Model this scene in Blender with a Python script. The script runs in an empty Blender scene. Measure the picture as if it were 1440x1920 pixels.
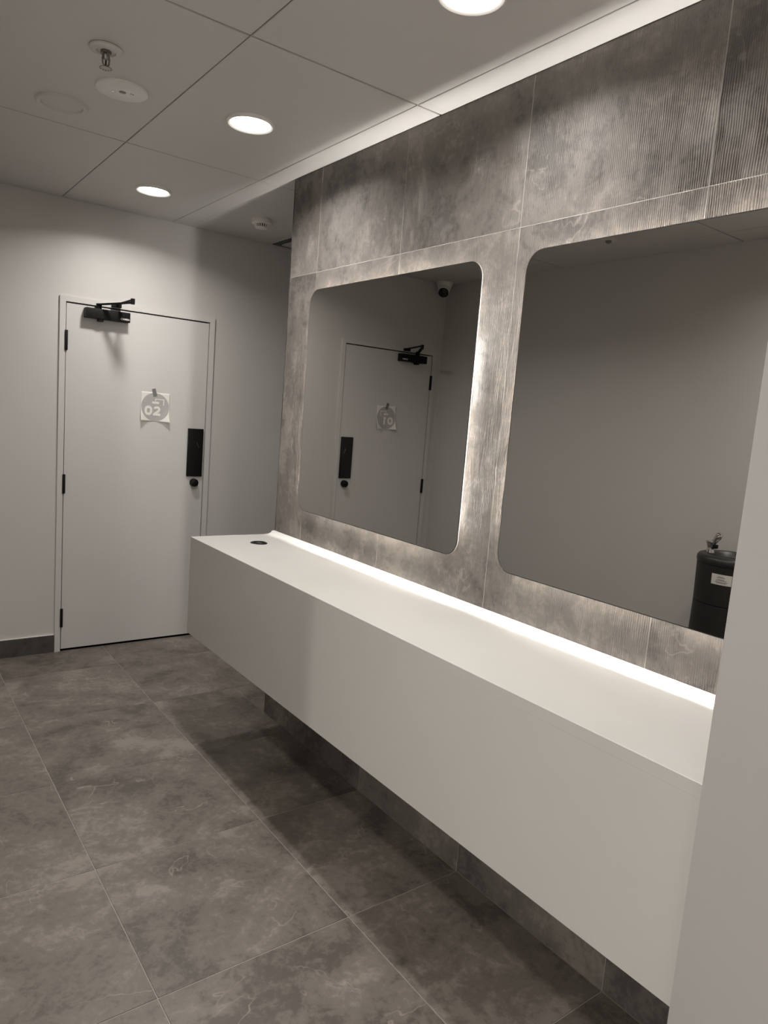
import bpy, bmesh, math, random
import numpy as np
from mathutils import Vector, Matrix
random.seed(7)
SC = bpy.context.scene
COL = SC.collection

# ------------------------------------------------------------------ camera
YAW, PIT, ROL = 0.6444, -0.1347, 0.0790
CAM = Vector((-1.7072, -4.5421, 1.5980))
FPX = 1332.573
fw = Vector((math.sin(YAW)*math.cos(PIT), math.cos(YAW)*math.cos(PIT), math.sin(PIT)))
rt = Vector((math.cos(YAW), -math.sin(YAW), 0)); up = rt.cross(fw)
r2 = math.cos(ROL)*rt + math.sin(ROL)*up; u2 = -math.sin(ROL)*rt + math.cos(ROL)*up
cd = bpy.data.cameras.new('camera'); cam = bpy.data.objects.new('camera', cd); COL.objects.link(cam)
M = Matrix((r2, u2, -fw)).transposed().to_4x4(); M.translation = CAM
cam.matrix_world = M
cd.sensor_fit = 'HORIZONTAL'; cd.sensor_width = 36; cd.lens = FPX/1440*36; cd.clip_start = .02
SC.camera = cam

# ------------------------------------------------------------------ world, exposure
W = bpy.data.worlds.new('world'); SC.world = W; W.use_nodes = True
W.node_tree.nodes['Background'].inputs[0].default_value = (.5, .48, .46, 1)
W.node_tree.nodes['Background'].inputs[1].default_value = 0.0
SC.view_settings.view_transform = 'Standard'; SC.view_settings.look = 'None'
SC.view_settings.gamma = 1; SC.view_settings.use_curve_mapping = False
SC.view_settings.exposure = 0.08
WARM = (1.0, .96, .915)
P_DOWN = 9.5        # downlights over the counter, watts
P_HALL = 62.0        # downlights of the entrance hall
LED = 108.0           # strip behind the mirrors

# ------------------------------------------------------------------ dimensions (metres)
H = 2.678            # ceiling
XL = -2.231          # left wall
YE = -1.358          # far end of the tiled wall
YN = -3.945          # near end of the alcove
XN = -0.50           # face of the near right wall
YO = -3.78           # near end of the left wall
YB = -5.9            # wall behind the camera
XH = -5.0            # end of the entrance hall
XR = 3.0             # end of the side passage
XC, ZC, ZB = -.4434, .961, .495      # counter front, top, underside

# ------------------------------------------------------------------ materials
def mat(name):
    m = bpy.data.materials.new(name); m.use_nodes = True
    nt = m.node_tree
    return m, nt, nt.nodes['Principled BSDF']
def N(nt, t, **kw):
    n = nt.nodes.new(t)
    for k, v in kw.items():
        if k[0] == '_': setattr(n, k[1:], v)
        else: n.inputs[k.replace('__', ' ')].default_value = v
    return n
def plain(name, col, rough=.5, metal=0, spec=.5, noise=0, nscale=20, bump=0, coat=0):
    m, nt, b = mat(name)
    b.inputs['Base Color'].default_value = (*col, 1); b.inputs['Roughness'].default_value = rough
    b.inputs['Metallic'].default_value = metal; b.inputs['Specular IOR Level'].default_value = spec
    if coat: b.inputs['Coat Weight'].default_value = coat
    if noise or bump:
        tc = N(nt, 'ShaderNodeTexCoord'); no = N(nt, 'ShaderNodeTexNoise', Scale=nscale, Detail=4.0)
        nt.links.new(tc.outputs['Object'], no.inputs['Vector'])
        if noise:
            mr = N(nt, 'ShaderNodeMapRange', **{'From Min': .3, 'From Max': .7, 'To Min': 1-noise, 'To Max': 1+noise})
            nt.links.new(no.outputs['Fac'], mr.inputs[0])
            mx = N(nt, 'ShaderNodeVectorMath', _operation='SCALE'); mx.inputs[0].default_value = col
            nt.links.new(mr.outputs[0], mx.inputs['Scale']); nt.links.new(mx.outputs[0], b.inputs['Base Color'])
        if bump:
            bp = N(nt, 'ShaderNodeBump', Strength=bump, Distance=.001)
            nt.links.new(no.outputs['Fac'], bp.inputs['Height']); nt.links.new(bp.outputs[0], b.inputs['Normal'])
    return m
def glow(name, col, s):
    m, nt, b = mat(name)
    b.inputs['Base Color'].default_value = (*col, 1)
    b.inputs['Emission Color'].default_value = (*col, 1); b.inputs['Emission Strength'].default_value = s
    return m
def stone(name, c_dark, c_mid, c_light, rough=.45, ribs=False, vein=.36):
    m, nt, b = mat(name); L = nt.links.new
    tc = N(nt, 'ShaderNodeTexCoord'); oi = N(nt, 'ShaderNodeObjectInfo')
    sc = N(nt, 'ShaderNodeVectorMath', _operation='SCALE'); sc.inputs[0].default_value = (37, 61, 23)
    L(oi.outputs['Random'], sc.inputs['Scale'])
    ad = N(nt, 'ShaderNodeVectorMath', _operation='ADD'); L(tc.outputs['Object'], ad.inputs[0]); L(sc.outputs[0], ad.inputs[1])
    big = N(nt, 'ShaderNodeTexNoise', Scale=2.6, Detail=7.0, Roughness=.62, Distortion=.6); L(ad.outputs[0], big.inputs['Vector'])
    fine = N(nt, 'ShaderNodeTexNoise', Scale=46.0, Detail=8.0, Roughness=.72); L(ad.outputs[0], fine.inputs['Vector'])
    mid = N(nt, 'ShaderNodeTexNoise', Scale=11.0, Detail=8.0, Roughness=.68, Distortion=.9); L(ad.outputs[0], mid.inputs['Vector'])
    mixm = N(nt, 'ShaderNodeMath', _operation='MULTIPLY_ADD'); L(mid.outputs['Fac'], mixm.inputs[0]); mixm.inputs[1].default_value = .55; L(big.outputs['Fac'], mixm.inputs[2])
    mixf = N(nt, 'ShaderNodeMath', _operation='MULTIPLY_ADD'); L(fine.outputs['Fac'], mixf.inputs[0]); mixf.inputs[1].default_value = .45; L(mixm.outputs[0], mixf.inputs[2])
    nrm = N(nt, 'ShaderNodeMath', _operation='MULTIPLY'); L(mixf.outputs[0], nrm.inputs[0]); nrm.inputs[1].default_value = .5
    ramp = N(nt, 'ShaderNodeValToRGB'); L(nrm.outputs[0], ramp.inputs[0])
    e = ramp.color_ramp.elements; e[0].position = .41; e[0].color = (*c_dark, 1); e[1].position = .60; ramp.color_ramp.interpolation = 'EASE'; e[1].color = (*c_light, 1)
    k = e.new(.50); k.color = (*c_mid, 1)
    # thin pale veins along the level line of a warped noise, broken up by a second noise
    vn = N(nt, 'ShaderNodeTexNoise', Scale=2.7, Detail=4.0, Roughness=.55, Distortion=.35); L(ad.outputs[0], vn.inputs['Vector'])
    sb = N(nt, 'ShaderNodeMath', _operation='SUBTRACT'); L(vn.outputs['Fac'], sb.inputs[0]); sb.inputs[1].default_value = .53
    ab = N(nt, 'ShaderNodeMath', _operation='ABSOLUTE'); L(sb.outputs[0], ab.inputs[0])
    vr = N(nt, 'ShaderNodeMapRange', **{'From Min': .0, 'From Max': .0065, 'To Min': 1.0, 'To Max': 0.0}); L(ab.outputs[0], vr.inputs[0])
    br = N(nt, 'ShaderNodeTexNoise', Scale=5.0, Detail=3.0); L(ad.outputs[0], br.inputs['Vector'])
    bm = N(nt, 'ShaderNodeMapRange', **{'From Min': .50, 'From Max': .64}); L(br.outputs['Fac'], bm.inputs[0])
    vm = N(nt, 'ShaderNodeMath', _operation='MULTIPLY'); L(vr.outputs[0], vm.inputs[0]); L(bm.outputs[0], vm.inputs[1])
    vs = N(nt, 'ShaderNodeMath', _operation='MULTIPLY'); L(vm.outputs[0], vs.inputs[0]); vs.inputs[1].default_value = vein
    mx = N(nt, 'ShaderNodeMix', _data_type='RGBA'); L(vs.outputs[0], mx.inputs['Factor']); L(ramp.outputs[0], mx.inputs['A'])
    mx.inputs['B'].default_value = (c_light[0]*1.9, c_light[1]*1.9, c_light[2]*1.9, 1)
    L(mx.outputs['Result'], b.inputs['Base Color'])
    b.inputs['Roughness'].default_value = rough
    hgt = N(nt, 'ShaderNodeMath', _operation='MULTIPLY_ADD'); L(fine.outputs['Fac'], hgt.inputs[0]); hgt.inputs[1].default_value = .35; hgt.inputs[2].default_value = 0
    dist = .0016
    bp = N(nt, 'ShaderNodeBump', Strength=.5 if ribs else .35, Distance=dist)
    L(hgt.outputs[0], bp.inputs['Height']); L(bp.outputs[0], b.inputs['Normal'])
    return m

MT = {}
MT['paint'] = plain('wall_paint', (.60, .582, .56), .42, noise=.015, nscale=2, bump=.05)
MT['door'] = plain('door_paint', (.62, .605, .585), .34, noise=.01, nscale=3)
MT['panel'] = plain('near_wall_dimmed', (.47, .455, .44), .4, noise=.012, nscale=3)  # wall colour darkened in place of weaker light on the near wall
MT['ceil'] = plain('ceiling_metal', (.60, .585, .565), .5, noise=.012, nscale=2)
MT['void'] = plain('gap_shade', (.02, .019, .018), .9)  # near-black colour standing for the shade inside gaps and seams
MT['white'] = plain('white_plastic', (.78, .76, .73), .4)
MT['offwhite'] = plain('fixture_white', (.62, .60, .575), .45)
MT['counter'] = plain('solid_surface', (.575, .563, .535), .32, noise=.01, nscale=5)
MT['black'] = plain('black_metal', (.006, .006, .006), .5, spec=.22)
MT['blackgloss'] = plain('black_gloss', (.004, .004, .004), .08)
MT['blackplast'] = plain('black_powder_coat', (.018, .016, .015), .5, bump=.2, nscale=400)
MT['rimplast'] = plain('dark_grey_rim', (.024, .022, .021), .4)
MT['chrome'] = plain('chrome', (.75, .74, .73), .07, 1)
MT['steel'] = plain('dull_steel', (.30, .285, .27), .3, 1)
MT['paper'] = plain('paper', (.80, .78, .73), .7)
MT['print'] = plain('grey_ink', (.44, .42, .415), .7, noise=.05, nscale=60)
MT['tape'] = plain('grey_tape', (.17, .165, .16), .5)
MT['grout'] = plain('grout', (.34, .31, .28), .8, noise=.06, nscale=40)
MT['wgrout'] = plain('wall_grout', (.42, .40, .37), .8, noise=.06, nscale=40)
MT['floor'] = stone('floor_stone', (.098, .084, .072), (.168, .145, .125), (.265, .233, .202), .42)
MT['tile'] = stone('ribbed_stone', (.094, .085, .078), (.165, .148, .133), (.255, .228, .202), .5, ribs=True, vein=.3)
MT['skirt'] = stone('skirting_stone', (.050, .046, .043), (.075, .068, .062), (.12, .108, .097), .45)
MT['ink'] = plain('black_ink', (.05, .05, .05), .7)
MT['mirror'] = plain('mirror_glass', (.63, .625, .605), 0.0, 1)
MT['mback'] = plain('mirror_back', (.55, .53, .50), .6)
MT['medge'] = plain('mirror_edge', (.03, .03, .03), .3)
MT['led'] = glow('led_strip', (1, .965, .92), LED)
MT['lamp'] = glow('lamp_diffuser', (1, .96, .9), 14)
MT['lens'] = plain('clear_lens', (.75, .75, .75), .1, .6)

# ------------------------------------------------------------------ helpers
def link(name, me, m=None, parent=None, loc=None):
    o = bpy.data.objects.new(name, me); COL.objects.link(o)
    if m is not None and me is not None and not me.materials:
        me.materials.append(MT[m])
    if parent: o.parent = parent
    if loc: o.location = loc
    return o
def tag(o, label, cat, group=None):
    o['label'] = label; o['category'] = cat
    if group: o['group'] = group
    return o
def struct(o): o['kind'] = 'structure'; return o
def empty(name, loc, label=None, cat=None, group=None):
    o = bpy.data.objects.new(name, None); COL.objects.link(o); o.location = loc; o.empty_display_size = .1
    if label: tag(o, label, cat, group)
    return o
def b_box(bm, a, b):
    x0, y0, z0 = a; x1, y1, z1 = b
    vs = [bm.verts.new(p) for p in ((x0,y0,z0),(x1,y0,z0),(x1,y1,z0),(x0,y1,z0),(x0,y0,z1),(x1,y0,z1),(x1,y1,z1),(x0,y1,z1))]
    for f in ((0,3,2,1),(4,5,6,7),(0,1,5,4),(1,2,6,5),(2,3,7,6),(3,0,4,7)): bm.faces.new([vs[i] for i in f])
def finish(bm, name, bevel=0, seg=2, smooth=False):
    if bevel:
        bmesh.ops.bevel(bm, geom=list(bm.edges), offset=bevel, segments=seg, affect='EDGES', profile=.6)
    bmesh.ops.recalc_face_normals(bm, faces=list(bm.faces))
    me = bpy.data.meshes.new(name); bm.to_mesh(me); bm.free()
    if smooth:
        for p in me.polygons: p.use_smooth = True
        me.set_sharp_from_angle(angle=math.radians(38))
    return me
def box(name, a, b, m, parent=None, bevel=0, seg=2):
    """box given in world or parent-local coordinates"""
    bm = bmesh.new()
    b_box(bm, tuple(min(p, q) for p, q in zip(a, b)), tuple(max(p, q) for p, q in zip(a, b)))
    return link(name, finish(bm, name, bevel, seg, bool(bevel)), m, parent)
def boxes(name, lst, m, parent=None):
    bm = bmesh.new()
    for a, b in lst: b_box(bm, a, b)
    return link(name, finish(bm, name), m, parent)
def lathe(name, prof, m, parent=None, loc=None, seg=40, axis='z', closed=False, sx=1, sy=1):
    """revolve (r, h) pairs; axis z or y (h then runs along -y)"""
    bm = bmesh.new(); rings = []
    for r, h in prof:
        if r < 1e-6: rings.append([bm.verts.new((0, 0, h))])
        else: rings.append([bm.verts.new((r*sx*math.cos(2*math.pi*i/seg), r*sy*math.sin(2*math.pi*i/seg), h)) for i in range(seg)])
    for a, b in zip(rings, rings[1:]):
        for i in range(seg):
            j = (i+1) % seg
            if len(a) == 1 and len(b) == 1: continue
            if len(a) == 1: bm.faces.new((a[0], b[j], b[i]))
            elif len(b) == 1: bm.faces.new((a[i], a[j], b[0]))
            else: bm.faces.new((a[i], a[j], b[j], b[i]))
    if axis == 'y':
        for v in bm.verts: v.co = Vector((v.co.x, -v.co.z, v.co.y))
    return link(name, finish(bm, name, smooth=True), m, parent, loc)
def tube(name, pts, rad, m, parent=None, seg=12):
    bm = bmesh.new(); rings = []; n = len(pts); pts = [Vector(p) for p in pts]
    rs = rad if isinstance(rad, (list, tuple)) else [rad]*n
    for i, p in enumerate(pts):
        t = (pts[min(i+1, n-1)]-pts[max(i-1, 0)]).normalized()
        a = t.orthogonal().normalized() if i == 0 else (rings_a - t*rings_a.dot(t)).normalized()
        rings_a = a; c = t.cross(a)
        rings.append([bm.verts.new(p+rs[i]*(a*math.cos(2*math.pi*k/seg)+c*math.sin(2*math.pi*k/seg))) for k in range(seg)])
    for a, b in zip(rings, rings[1:]):
        for k in range(seg): bm.faces.new((a[k], a[(k+1) % seg], b[(k+1) % seg], b[k]))
    bm.faces.new(rings[0]); bm.faces.new(rings[-1])
    return link(name, finish(bm, name, smooth=True), m, parent)
def bar(name, p, q, w, h, m, parent=None):
    """flat bar from p to q, width w horizontal, height h vertical"""
    p, q = Vector(p), Vector(q); t = (q-p).normalized(); s = t.cross(Vector((0, 0, 1))).normalized(); u = s.cross(t)
    bm = bmesh.new()
    r = [[bm.verts.new(c + s*a*w/2 + u*b*h/2) for a, b in ((-1,-1),(1,-1),(1,1),(-1,1))] for c in (p, q)]
    for i in range(4): bm.faces.new((r[0][i], r[0][(i+1) % 4], r[1][(i+1) % 4], r[1][i]))
    bm.faces.new(r[0]); bm.faces.new(r[1])
    return link(name, finish(bm, name, .0015, 1, True), m, parent)
def rrect(y0, y1, z0, z1, r, n=8):
    """rounded rectangle loop in (y, z)"""
    out = []
    for cy, cz, a0 in ((y1-r, z1-r, 0), (y0+r, z1-r, 90), (y0+r, z0+r, 180), (y1-r, z0+r, 270)):
        for i in range(n+1):
            a = math.radians(a0+90*i/n); out.append((cy+r*math.cos(a), cz+r*math.sin(a)))
    return out
def lettering(name, txt, size, m, parent, loc, bold=0):
    cu = bpy.data.curves.new(name, 'FONT'); cu.body = txt; cu.size = size; cu.offset = bold; cu.extrude = .0002
    cu.align_x = 'CENTER'; cu.align_y = 'CENTER'
    t = bpy.data.objects.new('tmp', cu); COL.objects.link(t)
    dg = bpy.context.evaluated_depsgraph_get(); me = bpy.data.meshes.new_from_object(t.evaluated_get(dg))
    bpy.data.objects.remove(t); bpy.data.curves.remove(cu)
    for v in me.vertices: v.co = Vector((v.co.x, -v.co.z, v.co.y))      # stand upright, facing -y
    me.materials.clear()
    return link(name, me, m, parent, loc)

# ------------------------------------------------------------------ floor: slab and single tiles
GY = lambda k: -.357-.628*k
GX = lambda k: -.4634+.617*k
fl = struct(box('floor', (XH, YB, -.1), (XR, 0, -.0015), 'grout'))
def in_room(x0, x1, y0, y1):
    """clip a tile to the free floor; returns rectangles"""
    out = []
    for (a, b, c, d_) in ((XL, 0, YN, 0), (0, XR, YE, 0), (XL, XN, YO, YN), (XL, XN, YB, YO), (XH, XL, YB, YO)):
        if (a, b, c, d_) == (XL, XN, YO, YN): continue
        if (a, b, c, d_) == (XL, XN, YB, YO): d_ = YN
        p0, p1, q0, q1 = max(x0, a), min(x1, b), max(y0, c), min(y1, d_)
        if p1-p0 > .02 and q1-q0 > .02: out.append([p0, p1, q0, q1])
    # merge pieces that touch along a full edge
    done = False
    while not done:
        done = True
        for i in range(len(out)):
            for j in range(i+1, len(out)):
                A, B = out[i], out[j]
                if A[:2] == B[:2] and (abs(A[2]-B[3]) < 1e-6 or abs(A[3]-B[2]) < 1e-6):
                    out[i] = [A[0], A[1], min(A[2], B[2]), max(A[3], B[3])]; out.pop(j); done = False; break
                if A[2:] == B[2:] and (abs(A[0]-B[1]) < 1e-6 or abs(A[1]-B[0]) < 1e-6):
                    out[i] = [min(A[0], B[0]), max(A[1], B[1]), A[2], A[3]]; out.pop(j); done = False; break
            if not done: break
    return out
cache = {}
def slab_mesh(kind, w, h, t, bev):
    key = (kind, round(w, 4), round(h, 4))
    if key not in cache:
        bm = bmesh.new()
        if kind == 'floor': b_box(bm, (0, 0, -t), (w, h, 0))
        elif kind == 'ceil': b_box(bm, (0, 0, 0), (w, h, t))
        else: b_box(bm, (0, 0, 0), (t, w, h))
        cache[key] = finish(bm, kind+'_piece', bev, 1, True)
    return cache[key]
g = .0016
for i in range(-8, 7):
    for k in range(-1, 10):
        for (p0, p1, q0, q1) in in_room(GX(i), GX(i+1), GY(k+1), GY(k)):
            o = link('floor_tile', slab_mesh('floor', p1-p0-2*g, q1-q0-2*g, .012, .0008), 'floor', fl, (p0+g, q0+g, 0))

# ------------------------------------------------------------------ ceiling: near-black backing as seam shade and single metal panels
ce = struct(box('ceiling', (XH, YB, H+.02), (XR, 0, H+.1), 'void'))
cxs = [XH, -3.93, -3.30, -2.66, -2.02, -1.383, -.746, -.109, .528, 1.165, 1.80, 2.44, XR]
cys = [YB, -4.868, -3.645, -2.422, -1.199, -.002]
gc = .0019; gcy = .0045
def inter(a0, a1, b0, b1): return max(a0, b0), min(a1, b1)
for i in range(len(cxs)-1):
    for k in range(len(cys)-1):
        x0, x1, y0, y1 = cxs[i], cxs[i+1], cys[k], cys[k+1]
        for (a, b, c, d_) in ((XL, 0, YN, 0), (0, XR, YE, 0), (XL, XN, YB, YN), (XH, XL, YB, YO)):
            p0, p1 = inter(x0, x1, a, b); q0, q1 = inter(y0, y1, c, d_)
            if a == XL and x0 < XL < x1: p0 = XL
            if p1-p0 > .015 and q1-q0 > .015:
                ex0 = 0 if (p0 == a and p0 not in cxs) else gc
                ex1 = 0 if (p1 == b and p1 not in cxs) else gc
                ey0 = 0 if (q0 == c and q0 not in cys) else gcy
                ey1 = 0 if (q1 == d_ and q1 not in cys) else gcy
                link('ceiling_panel', slab_mesh('ceil', p1-p0-ex0-ex1, q1-q0-ey0-ey1, .016, .0015), 'ceil', ce, (p0+ex0, q0+ey0, H))

# ------------------------------------------------------------------ walls
# doors: (leaf x0, x1)
D1 = (-2.125, -1.290); D2 = (-.711, .159); DH = 2.10; FR = .038
def opening(d): return d[0]-FR+.008, d[1]+FR-.008, DH+FR-.008
o1, o2 = opening(D1), opening(D2); T = .12
struct(boxes('wall_far', [((XL-.1, 0, 0), (o1[0], T, H+.02)), ((o1[1], 0, 0), (o2[0], T, H+.02)), ((o2[1], 0, 0), (XR, T, H+.02)),
        ((o1[0], 0, o1[2]), (o1[1], T, H+.02)), ((o2[0], 0, o2[2]), (o2[1], T, H+.02))], 'paint'))
struct(box('wall_left', (XL-.12, YO, 0), (XL, 0, H+.02), 'paint'))
struct(box('wall_near', (XN, YB, 0), (.5, YN, H+.02), 'panel', bevel=.002))
struct(box('wall_back', (XH, YB-.1, 0), (XN, YB, H+.02), 'paint'))
struct(box('wall_hall', (XH, YO, 0), (XL-.12, YO+.12, H+.02), 'paint'))
struct(box('wall_hall_end', (XH-.1, YB, 0), (XH, YO, H+.02), 'paint'))
struct(box('wall_passage_end', (XR, YE-.1, 0), (XR+.1, 0, H+.02), 'paint'))
struct(box('wall_passage', (.02, YE-.1, 0), (XR, YE, H+.02), 'paint'))

# the tiled wall: core, grout bed and single ribbed tiles
wr = struct(box('wall_right', (.0116, YN, 0), (.25, YE-.1, H+.02), 'wgrout'))
box('wall_end_trim', (.0, YE-.002, 0), (.02, YE, H), 'medge', wr)
RNG = np.random.default_rng(11)
def vnoise(u, v):
    """smooth value noise on arrays"""
    g_ = RNG.random((int(np.ceil(u.max()-u.min()))+3, int(np.ceil(v.max()-v.min()))+3))
    u = u-u.min(); v = v-v.min(); iu = u.astype(int); iv = v.astype(int); fu = u-iu; fv = v-iv
    fu = fu*fu*(3-2*fu); fv = fv*fv*(3-2*fv)
    return (g_[iu, iv]*(1-fu)+g_[iu+1, iv]*fu)*(1-fv)+(g_[iu, iv+1]*(1-fu)+g_[iu+1, iv+1]*fu)*fv
def rib_mesh(w, h):
    """stone tile whose face is cut into fine worn vertical ribs (x = 0 is the crest plane)"""
    ny, nz = max(8, int(w/.00125)), max(8, int(h/.0125))
    Y, Z = np.meshgrid(np.linspace(0, w, ny+1), np.linspace(0, h, nz+1), indexing='ij')
    warp = (vnoise(Y/.06, Z/.12)-.5)*.006+(vnoise(Y/.02, Z/.06)-.5)*.003
    rib = np.abs(np.sin(np.pi*(Y+warp)/.0063))                          # 1 on the crest, 0 in the groove
    wear = np.clip((.55*vnoise(Y/.13, Z/.17)+.30*vnoise(Y/.04, Z/.06)+.15*vnoise(Y/.012, Z/.03)-.30)/.30, 0, 1)
    depth = (.0012+.0022*wear)*(1-rib)+.0004*vnoise(Y/.0045, Z/.03)+.0005*vnoise(Y/.010, Z/.026)+.0010*vnoise(Y/.07, Z/.07)
    depth -= depth.min()
    n1, n2 = ny+1, nz+1
    P = np.stack([depth, Y, Z], -1).reshape(-1, 3)
    I = np.arange(n1*n2).reshape(n1, n2)
    F = np.stack([I[:-1, :-1], I[:-1, 1:], I[1:, 1:], I[1:, :-1]], -1).reshape(-1, 4)
    # sides and back
    loop = np.concatenate([I[:, 0], I[-1, 1:], I[-2::-1, -1], I[0, -2:0:-1]])
    A_ = P[loop].copy(); B = P[loop].copy(); B[:, 0] = .0115; k = len(loop); ai = np.arange(k)+len(P); bi = ai+k
    S = np.stack([ai, np.roll(ai, -1), np.roll(bi, -1), bi], -1)
    P = np.concatenate([P, A_, B]); F = np.concatenate([F, S])
    me = bpy.data.meshes.new('ribbed_tile')
    me.vertices.add(len(P)); me.vertices.foreach_set('co', P.astype(np.float32).ravel())
    me.loops.add(F.size); me.loops.foreach_set('vertex_index', F.astype(np.int32).ravel())
    me.polygons.add(len(F)); me.polygons.foreach_set('loop_start', np.arange(0, F.size, 4, dtype=np.int32))
    me.polygons.foreach_set('loop_total', np.full(len(F), 4, dtype=np.int32))
    me.update(calc_edges=True); me.validate()
    me.polygons.foreach_set('use_smooth', np.ones(len(me.polygons), dtype=bool))
    return me
cols = [YE-.002, GY(2), GY(3), GY(4), GY(5), YN]
rows = [0, .964, 2.2214, H]
for a, b in zip(cols, cols[1:]):
    for c, d_ in zip(rows, rows[1:]):
        if c > .5:
            link('wall_tile', rib_mesh(a-b-.0022, d_-c-.0022), 'tile', wr, (0, b+.0011, c+.0011)); continue
        link('wall_tile', slab_mesh('wall', a-b-.0022, d_-c-.0022, .0115, .0006), 'tile', wr, (0, b+.0011, c+.0011))

for y in cols[1:-1]: box('grout_joint', (.0013, y-.00108, .002), (.0115, y+.00108, H-.002), 'wgrout', wr)
for z in rows[1:-1]:
    for a, b in zip(cols, cols[1:]): box('grout_joint', (.0013, b+.0011, z-.00108), (.0115, a-.0011, z+.00108), 'wgrout', wr)
# skirting on the painted walls
def skirting(name, a, b):
    o = struct(box(name, a, b, 'skirt', bevel=.001, seg=1)); return o
sk = skirting('baseboard_far', (D1[1]+FR+.002, -.010, 0), (D2[0]-FR-.002, -.0002, .108))
box('lit_edge_strip', (D1[1]+FR+.002, -.010, .1082), (D2[0]-FR-.002, -.0002, .112), 'white', sk)  # white strip painting the light on the skirting's top edge
sk = skirting('baseboard_far_right', (D2[1]+FR+.002, -.010, 0), (XR, -.0002, .108))
sk = skirting('baseboard_left', (XL+.0002, YO, 0), (XL+.010, -.03, .108))
box('lit_edge_strip', (XL+.0002, YO, .1082), (XL+.010, -.03, .112), 'white', sk)  # same painted edge light along the left wall

# ------------------------------------------------------------------ doors
def make_door(n, d):
    root = struct(empty('door_%d' % n, (d[0], 0, 0)))
    w = d[1]-d[0]
    fr = FR
    # casing stands 12 mm proud of the wall, stop sits behind the leaf
    boxes('door_frame', [((-fr, -.012, 0), (-.005, T-.01, DH+fr)), ((w+.005, -.012, 0), (w+fr, T-.01, DH+fr)), ((-.005, -.012, DH+.008), (w+.005, T-.01, DH+fr))], 'door', root)
    boxes('door_stop', [((-.005, .036, 0), (.02, .075, DH+.008)), ((w-.02, .036, 0), (w+.005, .075, DH+.008)), ((.02, .036, DH-.02), (w-.02, .075, DH+.008)), ((.02, .036, 0), (w-.02, .075, .03))], 'void', root)  # stop coloured near-black to put shade into the leaf gaps
    box('door_leaf', (0, -.006, .013), (w, .034, DH), 'door', root, .0012, 1)
    for z in (1.888, 1.043, .213):
        h = box('hinge', (-.009, -.020, z-.058), (.007, -.004, z+.058), 'black', root, .003)
        for q in (-.019, .019):
            box('hinge_joint', (-.0094, -.0205, z+q-.0008), (.0074, -.0035, z+q+.0008), 'void', h)
    # lock plate with a leaf-shaped engraving, and thumb turn
    px = w-.064
    pl = box('lock_plate', (px-.053, -.017, 1.099), (px+.053, -.006, 1.414), 'blackgloss', root, .0015)
    for j, (dx, dz, l) in enumerate(((.008, .005, .022), (.014, -.006, .022), (.019, -.018, .016))):
        bar('engraved_mark', (px+dx, -.0172, 1.314+dz+l/2), (px+dx+.007, -.0172, 1.314+dz-l/2), .0006, .0012, 'steel', pl)
    kn = lathe('thumb_turn', [(0, .033), (.019, .033), (.0245, .029), (.0262, .022), (.0262, .004), (.027, 0)], 'black', root, (px+.001, -.006, 1.057), axis='y')
    box('turn_grip', (-.010, -.034, -.002), (.012, -.0325, .002), 'blackgloss', kn)
    # hydraulic closer
    cx0, cx1 = .094, .348
    cl = box('door_closer', (cx0, -.062, 2.029), (cx1, -.006, 2.087), 'black', root, .004)
    lettering('closer_lettering', 'CAMBA', .0155, 'white', cl, (cx1-.031, -.0623, 2.045), .0003)
    box('adjuster_cap', (.166, -.056, 2.015), (.196, -.018, 2.031), 'black', cl, .003)
    lathe('spindle', [(0, 0), (.016, 0), (.016, .03), (.013, .034), (0, .034)], 'black', cl, (.172, -.032, 2.085), 20)
    e = (.303, -.245, 2.136)
    bar('main_arm', (.166, -.032, 2.113), (e[0], e[1], 2.127), .024, .008, 'black', cl)
    bar('fore_arm', (e[0], e[1], 2.142), (.275, -.016, 2.128), .020, .008, 'black', cl)
    lathe('elbow_joint', [(0, -.018), (.011, -.018), (.012, -.012), (.012, .014), (0, .016)], 'black', cl, e, 20)
    box('arm_shoe', (.247, -.034, 2.112), (.303, -.012, 2.132), 'black', cl, .003)
    return root
door1 = make_door(1, D1); door2 = make_door(2, D2)

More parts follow.
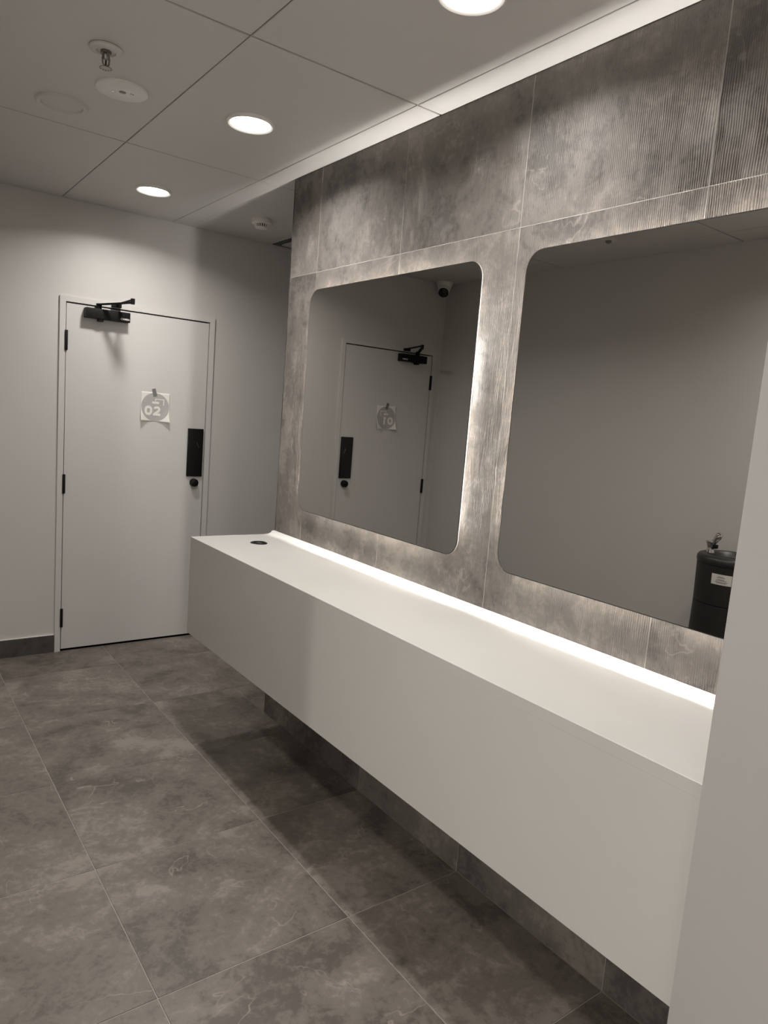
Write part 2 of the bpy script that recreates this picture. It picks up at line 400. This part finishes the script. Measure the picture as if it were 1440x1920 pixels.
# paper signs taped to the doors
def make_sign(name, cx, cz, digits, label):
    root = empty(name, (cx, -.0062, cz), label, 'sign', 'door number papers')
    S = .183/480                                            # layout unit
    def curl(u, v, off):                                    # bottom corners lift off the door
        a = abs(u)/240.; b = max(0., -v/240.+.15)
        return -(.0006 + off + .020*(a**2.2)*(b**1.3) + .003*a*a)
    def tilt(u, v):
        a = math.radians(-1.2); return (u*math.cos(a)-v*math.sin(a), u*math.sin(a)+v*math.cos(a))
    def P(u, v, off):
        x, z = tilt(u, v); return (x*S, curl(u, v, off), z*S)
    def mesh(nm, quads_verts, faces, m, off, par):
        me = bpy.data.meshes.new(nm); me.from_pydata([P(u, v, off) for u, v in quads_verts], [], faces); me.update()
        for p in me.polygons: p.use_smooth = True
        return link(nm, me, m, par)
    n = 24
    vs = [(-240+480*i/n, -240+480*j/n) for j in range(n+1) for i in range(n+1)]
    fs = [(j*(n+1)+i, j*(n+1)+i+1, (j+1)*(n+1)+i+1, (j+1)*(n+1)+i) for j in range(n) for i in range(n)]
    pp = mesh('paper_sheet', vs, fs, 'paper', 0, root)
    mo = pp.modifiers.new('thick', 'SOLIDIFY'); mo.thickness = .0002; mo.offset = 1
    K = 56; vs = [(0, 0)]; fs = []
    for r in range(1, 9):
        for i in range(K): vs.append((232*r/8*math.cos(2*math.pi*i/K), 232*r/8*math.sin(2*math.pi*i/K)))
    for i in range(K): fs.append((0, 1+i, 1+(i+1) % K))
    for r in range(7):
        for i in range(K): fs.append((1+r*K+i, 1+(r+1)*K+i, 1+(r+1)*K+(i+1) % K, 1+r*K+(i+1) % K))
    dk = mesh('printed_disc', vs, fs, 'print', .0004, root)
    def stroke(nm, path, wd):
        pts = []
        for (a, b) in zip(path, path[1:]):
            L = max(1, int(math.hypot(b[0]-a[0], b[1]-a[1])/12))
            for s in range(L): pts.append((a[0]+(b[0]-a[0])*s/L, a[1]+(b[1]-a[1])*s/L))
        pts.append(path[-1]); vs = []; fs = []
        for i, p in enumerate(pts):
            q = pts[min(i+1, len(pts)-1)]; o = pts[max(i-1, 0)]
            t = Vector((q[0]-o[0], q[1]-o[1])).normalized(); nn = (-t.y, t.x)
            vs += [(p[0]+nn[0]*wd/2, p[1]+nn[1]*wd/2), (p[0]-nn[0]*wd/2, p[1]-nn[1]*wd/2)]
        for i in range(len(pts)-1): fs.append((2*i, 2*i+1, 2*i+3, 2*i+2))
        return mesh(nm, vs, fs, 'paper', .0008, dk)
    # tap symbol: bar and bracket
    stroke('printed_bar', [(-52, 74), (64, 74)], 34)
    stroke('printed_bracket', [(5, 98), (5, 134)], 15); stroke('printed_bracket', [(-2, 134), (147, 134)], 13); stroke('printed_bracket', [(140, 134), (140, 40)], 15)
    def digit(ch, ox, oy):
        w, h, s = 92, 116, 40
        if ch == '0':
            L = [(ox+46*math.cos(2*math.pi*i/36)*(1 if True else 1), oy+58*math.copysign(abs(math.sin(2*math.pi*i/36))**.75, math.sin(2*math.pi*i/36))) for i in range(37)]
            stroke('printed_digit', L, 40)
        elif ch == '2':
            A = [(ox+40*math.cos(math.radians(a)), oy+26+34*math.sin(math.radians(a))) for a in range(165, -31, -15)]
            stroke('printed_digit', A+[(ox+10, oy-18), (ox-42, oy-58)], 38); stroke('printed_digit', [(ox-60, oy-58), (ox+60, oy-58)], 38)
        else:
            stroke('printed_digit', [(ox+6, oy-76), (ox+6, oy+76)], 42); stroke('printed_digit', [(ox-34, oy+48), (ox+6, oy+66)], 34)
    digit(digits[0], -108, -61); digit(digits[1], 32, -61)
    # tape strip over the top edge
    me = bpy.data.meshes.new('tape'); a = math.radians(14)
    c = (-15, 236); vs = []
    for dy in (-.0022, -.0015):
        for (u, v) in ((-32, -66), (32, -66), (32, 66), (-32, 66)):
            x = c[0]+u*math.cos(a)-v*math.sin(a); z = c[1]+u*math.sin(a)+v*math.cos(a); vs.append((x*S, dy, z*S))
    me.from_pydata(vs, [], [(0,1,2,3),(7,6,5,4),(0,4,5,1),(1,5,6,2),(2,6,7,3),(3,7,4,0)]); me.update()
    link('tape', me, 'tape', root)
make_sign('paper_sign', -.178, 1.536, '02', 'white paper with grey disc and number 02 taped to door')
make_sign('paper_sign', -1.706, 1.580, '01', 'white paper with grey disc and number 01 seen in the mirror')

# ------------------------------------------------------------------ vanity counter
vc = empty('vanity_counter', (0, YE, 0), 'long white wall-hung counter with deep front panel below the mirrors', 'counter')
LN = -(YE-.002)+YN      # negative length along y, local
def vloc(x, y, z): return (x, y-YE, z)
y0, y1 = YN+.001, YE-.003
# top with a coved upstand along the wall, extruded profile
prof = [(XC, ZC-.030), (XC, ZC-.0015), (XC+.0015, ZC), (-.215, ZC), (-.17, ZC-.0015), (-.06, ZC-.0015), (-.040, ZC), (-.030, ZC+.0025), (-.022, ZC+.008), (-.019, ZC+.0125), (-.017, ZC+.0145), (-.0005, ZC+.0145), (-.0005, ZC-.030)]
bm = bmesh.new()
A = [bm.verts.new(vloc(x, y0, z)) for x, z in prof]; B = [bm.verts.new(vloc(x, y1, z)) for x, z in prof]
for i in range(len(prof)): bm.faces.new((A[i], A[(i+1) % len(prof)], B[(i+1) % len(prof)], B[i]))
bm.faces.new(A); bm.faces.new(B)
link('countertop', finish(bm, 'countertop', smooth=True), 'counter', vc)
box('front_panel', vloc(XC, y0, ZB), vloc(XC+.018, y1, ZC-.0302), 'counter', vc)
box('end_panel', vloc(XC+.0182, y1-.018, ZB), vloc(-.0005, y1, ZC-.0302), 'counter', vc)
box('end_panel', vloc(XC+.0182, y0, ZB), vloc(-.0005, y0+.018, ZC-.0302), 'counter', vc)
box('bottom_panel', vloc(XC+.0182, y0+.0182, ZB), vloc(-.0005, y1-.0182, ZB+.018), 'counter', vc)
gr = lathe('cable_grommet', [(0, .0006), (.026, .0006), (.027, .0035), (.036, .0035), (.040, .0008), (.040, -.0005)], 'black', vc, vloc(-.197, -1.576, ZC-.0004))
box('grommet_slot', (-.004, -.02, .0007), (.012, .02, .0014), 'steel', gr)

# ------------------------------------------------------------------ mirrors with LED strip behind
def make_mirror(ya, yb, za, zb, label):
    cy = (ya+yb)/2; root = empty('wall_mirror', (0, cy, za), label, 'mirror', 'backlit mirrors over the counter')
    a, b, c, d_ = yb-cy, ya-cy, 0, zb-za
    def loft(nm, loop0, x0, loop1, x1, m, cap0=True, cap1=True):
        bm = bmesh.new(); n = len(loop0)
        A = [bm.verts.new((x0, y, z)) for y, z in loop0]; B = [bm.verts.new((x1, y, z)) for y, z in loop1]
        for i in range(n): bm.faces.new((A[i], A[(i+1) % n], B[(i+1) % n], B[i]))
        if cap0: bm.faces.new(A)
        if cap1: bm.faces.new(B)
        return link(nm, finish(bm, nm), m, root)
    L = rrect(a, b, c, d_, .062)
    ed = loft('mirror_back', L, -.0252, L, -.0285, 'mback')
    fr = loft('mirror_edge', rrect(a, b, c, d_, .062), -.0286, rrect(a, b, c, d_, .062), -.0298, 'medge')
    q = .0025; Li = rrect(a+q, b-q, c+q, d_-q, .0595)
    loft('mirror_glass', Li, -.0299, Li, -.0303, 'mirror')
    s = .085; Lb = rrect(a+s, b-s, c+s, d_-s, .03)
    loft('mounting_box', Lb, -.0003, Lb, -.0251, 'mback')
    e = s-.004
    # ribbon: outward face of the strip
    Lo = rrect(a+e, b-e, c+e, d_-e, .034); Li2 = rrect(a+s-.0005, b-s+.0005, c+s-.0005, d_-s+.0005, .0305)
    bm = bmesh.new(); n = len(Lo); R = [[bm.verts.new((x, y, z)) for y, z in l] for l, x in ((Lo, -.005), (Lo, -.020), (Li2, -.020), (Li2, -.005))]
    for k in range(4):
        for i in range(n): bm.faces.new((R[k][i], R[k][(i+1) % n], R[(k+1) % 4][(i+1) % n], R[(k+1) % 4][i]))
    link('led_strip', finish(bm, 'led_strip'), 'led', root)
    return root
make_mirror(-1.6252, -2.7471, 1.1268, 2.1342, 'rounded backlit wall mirror that reflects a numbered door')
make_mirror(-2.9421, YN+.035, 1.1268, 2.1342, 'rounded backlit wall mirror that reflects the drinking fountain')

# ------------------------------------------------------------------ ceiling fittings
def downlight(x, y, label, power, group='ceiling downlights', size=.14, spread=152):
    root = empty('downlight', (x, y, H), label, 'downlight', group)
    lathe('trim_ring', [(.072, -.001), (.079, -.009), (.086, -.012), (.092, -.008), (.094, 0)], 'white', root, seg=48)
    lathe('diffuser', [(0, -.003), (.05, -.003), (.0735, -.002)], 'lamp', root, seg=48)
    ld = bpy.data.lights.new('downlight_beam', 'AREA'); ld.shape = 'DISK'; ld.size = size; ld.energy = power; ld.color = WARM; ld.spread = math.radians(spread)
    lo = bpy.data.objects.new('downlight_beam', ld); COL.objects.link(lo); lo.parent = root; lo.location = (0, 0, -.0135)
downlight(-.423, -.593, 'round lit downlight in ceiling before the door marked 02', P_DOWN)
downlight(-.457, -1.823, 'round lit downlight in ceiling between sprinkler and far end of tiled wall', P_DOWN)
downlight(-.430, -3.040, 'round lit downlight in ceiling above the mirror reflecting the fountain', P_DOWN)
downlight(-1.86, -3.42, 'round lit downlight in ceiling near the drinking fountain wall', P_DOWN*1.55)
downlight(-3.60, -4.76, 'round lit downlight in the ceiling of the entrance hall', P_HALL, 'entrance hall downlights', .06, 172)
downlight(-1.78, -4.95, 'added unseen downlight in ceiling by the back wall of the entrance hall', P_DOWN*.2, 'entrance hall downlights')  # added lamp out of view, brightens the near wall and counter front

sp = empty('sprinkler', (-1.049, -2.014, H), 'chrome pendent fire sprinkler in white round escutcheon on ceiling', 'sprinkler')
lathe('escutcheon', [(.012, 0), (.012, -.010), (.028, -.008), (.030, -.013), (.046, -.011), (.050, -.007), (.050, -.002), (.046, 0)], 'offwhite', sp)
lathe('sprinkler_body', [(0, -.006), (.017, -.008), (.017, -.018), (.010, -.021), (.008, -.034), (.006, -.036), (0, -.036)], 'steel', sp, seg=18)
for s in (-1, 1): tube('frame_arm', [(s*.008, 0, -.018), (s*.011, 0, -.034), (s*.009, 0, -.048), (0, 0, -.058)], .0028, 'steel', sp, 8)
lathe('glass_bulb', [(0, -.034), (.003, -.038), (.003, -.050), (0, -.054)], 'medge', sp, seg=12)
bm = bmesh.new(); n = 24
top = [bm.verts.new(((.020 if i % 2 else .014)*math.cos(2*math.pi*i/n), (.020 if i % 2 else .014)*math.sin(2*math.pi*i/n), -.060 if i % 2 else -.058)) for i in range(n)]
bot = [bm.verts.new((v.co.x, v.co.y, v.co.z-.0018)) for v in top]
for i in range(n): bm.faces.new((top[i], top[(i+1) % n], bot[(i+1) % n], bot[i]))
bm.faces.new(top); bm.faces.new(bot)
link('deflector', finish(bm, 'deflector'), 'steel', sp)

em = empty('emergency_light', (-.919, -1.737, H), 'white flush round emergency light with small lenses beside sprinkler', 'emergency light')
lathe('cover_disc', [(0, -.010), (.080, -.010), (.088, -.007), (.090, -.003), (.090, 0)], 'white', em, seg=48)
lathe('lens', [(0, -.0125), (.006, -.012), (.008, -.0095)], 'lens', em, (-.028, .010, 0), 16)
lathe('lens', [(0, -.013), (.010, -.012), (.013, -.0095)], 'steel', em, (.001, -.002, 0), 20)
for dx in (.028, .036): lathe('indicator', [(0, -.0108), (.0028, -.0106), (.003, -.0095)], 'medge', em, (dx, -.012, 0), 10)

sk_ = empty('ceiling_speaker', (-1.053, -1.430, H), 'ceiling-coloured flush round speaker grille beside the emergency light', 'speaker')
lathe('rim', [(.070, -.002), (.075, -.009), (.088, -.010), (.094, -.006), (.095, 0)], 'ceil', sk_, seg=48)
lathe('grille', [(0, -.004), (.060, -.004), (.0715, -.003)], 'ceil', sk_, seg=48)

sd = empty('smoke_detector', (.232, -.545, H), 'white slotted smoke detector on the ceiling beyond the tiled wall', 'smoke detector')
lathe('base', [(.056, 0), (.058, -.004), (.058, -.024), (.052, -.028), (.0, -.028)], 'white', sd)
lathe('chamber', [(.036, -.028), (.034, -.044), (0, -.044)], 'medge', sd, seg=32)
for i in range(18):
    a = 2*math.pi*i/18
    p = (.040*math.cos(a), .040*math.sin(a), -.027); q = (.034*math.cos(a), .034*math.sin(a), -.048)
    tube('rib', [p, q], .0032, 'white', sd, 6)
lathe('cap', [(0, -.053), (.026, -.052), (.035, -.048), (.036, -.045), (0, -.045)], 'white', sd)
box('mounting_tab', (.056, -.008, -.024), (.066, .008, -.010), 'white', sd, .002)

# ceiling grille in the side passage
gv = empty('ceiling_vent', (.90, -.30, H), 'dark-framed return air vent in the passage ceiling by the wall', 'air vent')
boxes('frame', [((-.335, -.265, -.004), (-.30, .265, 0)), ((.30, -.265, -.004), (.335, .265, 0)), ((-.30, -.265, -.004), (.30, -.23, 0)), ((-.30, .23, -.004), (.30, .265, 0))], 'medge', gv)
for i in range(11):
    box('slat', (-.295, -.222+i*.0405, -.010), (.295, -.222+i*.0405+.028, -.0035), 'ceil', gv, .001, 1)
box('backing', (-.30, -.23, -.0025), (.30, .23, -.0005), 'void', gv)

# security camera in the far left corner
cc = empty('security_camera', (-2.125, -.085, H), 'white turret security camera on the ceiling in the room corner', 'camera')
lathe('base', [(.066, 0), (.068, -.004), (.066, -.012), (.052, -.048), (.046, -.056), (0, -.056)], 'white', cc)
dv = (CAM-Vector((-2.125, -.085, H))).normalized()
eye = Vector((.022, -.022, -.068))
lathe('eyeball', [(0, .047)]+[(.047*math.sin(math.radians(a)), .047*math.cos(math.radians(a))) for a in range(12, 175, 12)]+[(0, -.047)], 'white', cc, eye, 28)
ax = Vector((.52, -.52, -.68)).normalized(); rot = ax.to_track_quat('Z', 'Y')
ln = lathe('lens_window', [(.040, .028), (.040, .038), (.036, .043), (.020, .050), (0, .052)], 'blackgloss', cc, eye, 28)
ln.rotation_mode = 'QUATERNION'; ln.rotation_quaternion = rot

# motion sensor near the left wall
ms = empty('motion_sensor', (-1.775, -1.885, H), 'small round ceiling sensor with grey lens near the painted side wall', 'sensor')
lathe('base', [(.048, 0), (.048, -.006), (.040, -.012), (0, -.012)], 'offwhite', ms, seg=32)
lathe('sensor_lens', [(.018, -.012), (.016, -.020), (.009, -.025), (0, -.026)], 'tape', ms, seg=24)

# ------------------------------------------------------------------ drinking fountain by the left wall
FX, FY = -2.046, -2.700
df = empty('drinking_fountain', (FX, FY, 0), 'black pedestal drinking fountain with chrome tap against the painted wall', 'drinking fountain')
def ped(z):          # radius of the pedestal
    if z > .765: return .168-.006*(.98-z)/.215
    t = (.765-z)/.765; return .162+.034*t**1.0*t
def body(nm, zs, m, cap=True):
    return lathe(nm, [(0, zs[0])]+[(ped(z), z) for z in zs]+[(0, zs[-1])], m, df, seg=56)
body('pedestal_lower', [0, .01, .1, .2, .3, .4, .5, .6, .70, .7605], 'blackplast')
body('pedestal_upper', [.7635, .80, .86, .93, .967], 'blackplast')
lathe('basin_rim', [(.150, .969), (.168, .969), (.172, .980), (.171, .997), (.162, 1.010), (.148, 1.015), (.126, 1.013), (.118, 1.004), (.108, .985), (.05, .973), (0, .971)], 'rimplast', df, seg=56)
lathe('drain', [(0, .9765), (.02, .976), (.026, .973)], 'steel', df, seg=24)
# tap
tp = lathe('tap_body', [(0, 0), (.022, 0), (.020, .010), (.018, .018), (.022, .045), (.028, .056), (.027, .063), (.018, .068), (0, .069)], 'chrome', df, (.030, .108, 1.011), 28)
tube('tap_spout', [(0, -.006, .052), (.004, -.022, .066), (.006, -.036, .088), (.006, -.044, .104), (.006, -.048, .110)], [.012, .015, .018, .016, .010], 'chrome', tp, 16)
box('push_button', (-.012, -.036, .024), (.014, -.016, .046), 'black', tp, .005)
# instruction label, bent round the front
def patch(nm, a0, a1, z0, z1, off, m, par, n=10):
    vs = []; fs = []
    for z in (z0, z1):
        for i in range(n+1):
            a = math.radians(a0+(a1-a0)*i/n); r = ped(z)+off; vs.append((r*math.cos(a), r*math.sin(a), z))
    for i in range(n): fs.append((i, i+1, n+2+i, n+1+i))
    me = bpy.data.meshes.new(nm); me.from_pydata(vs, [], fs); me.update()
    return link(nm, me, m, par)
lb = patch('instruction_label', -31, 3, .876, .930, .0008, 'paper', df)
for i, (z, a, b) in enumerate(((0.917, -18, -8), (0.911, -20, -6), (0.902, -19, -8), (0.897, -23, -5), (0.889, -25, -4), (0.884, -22, -6))):
    patch('label_line', a, b, z, z+.0022, .0012, 'ink', lb, 4)
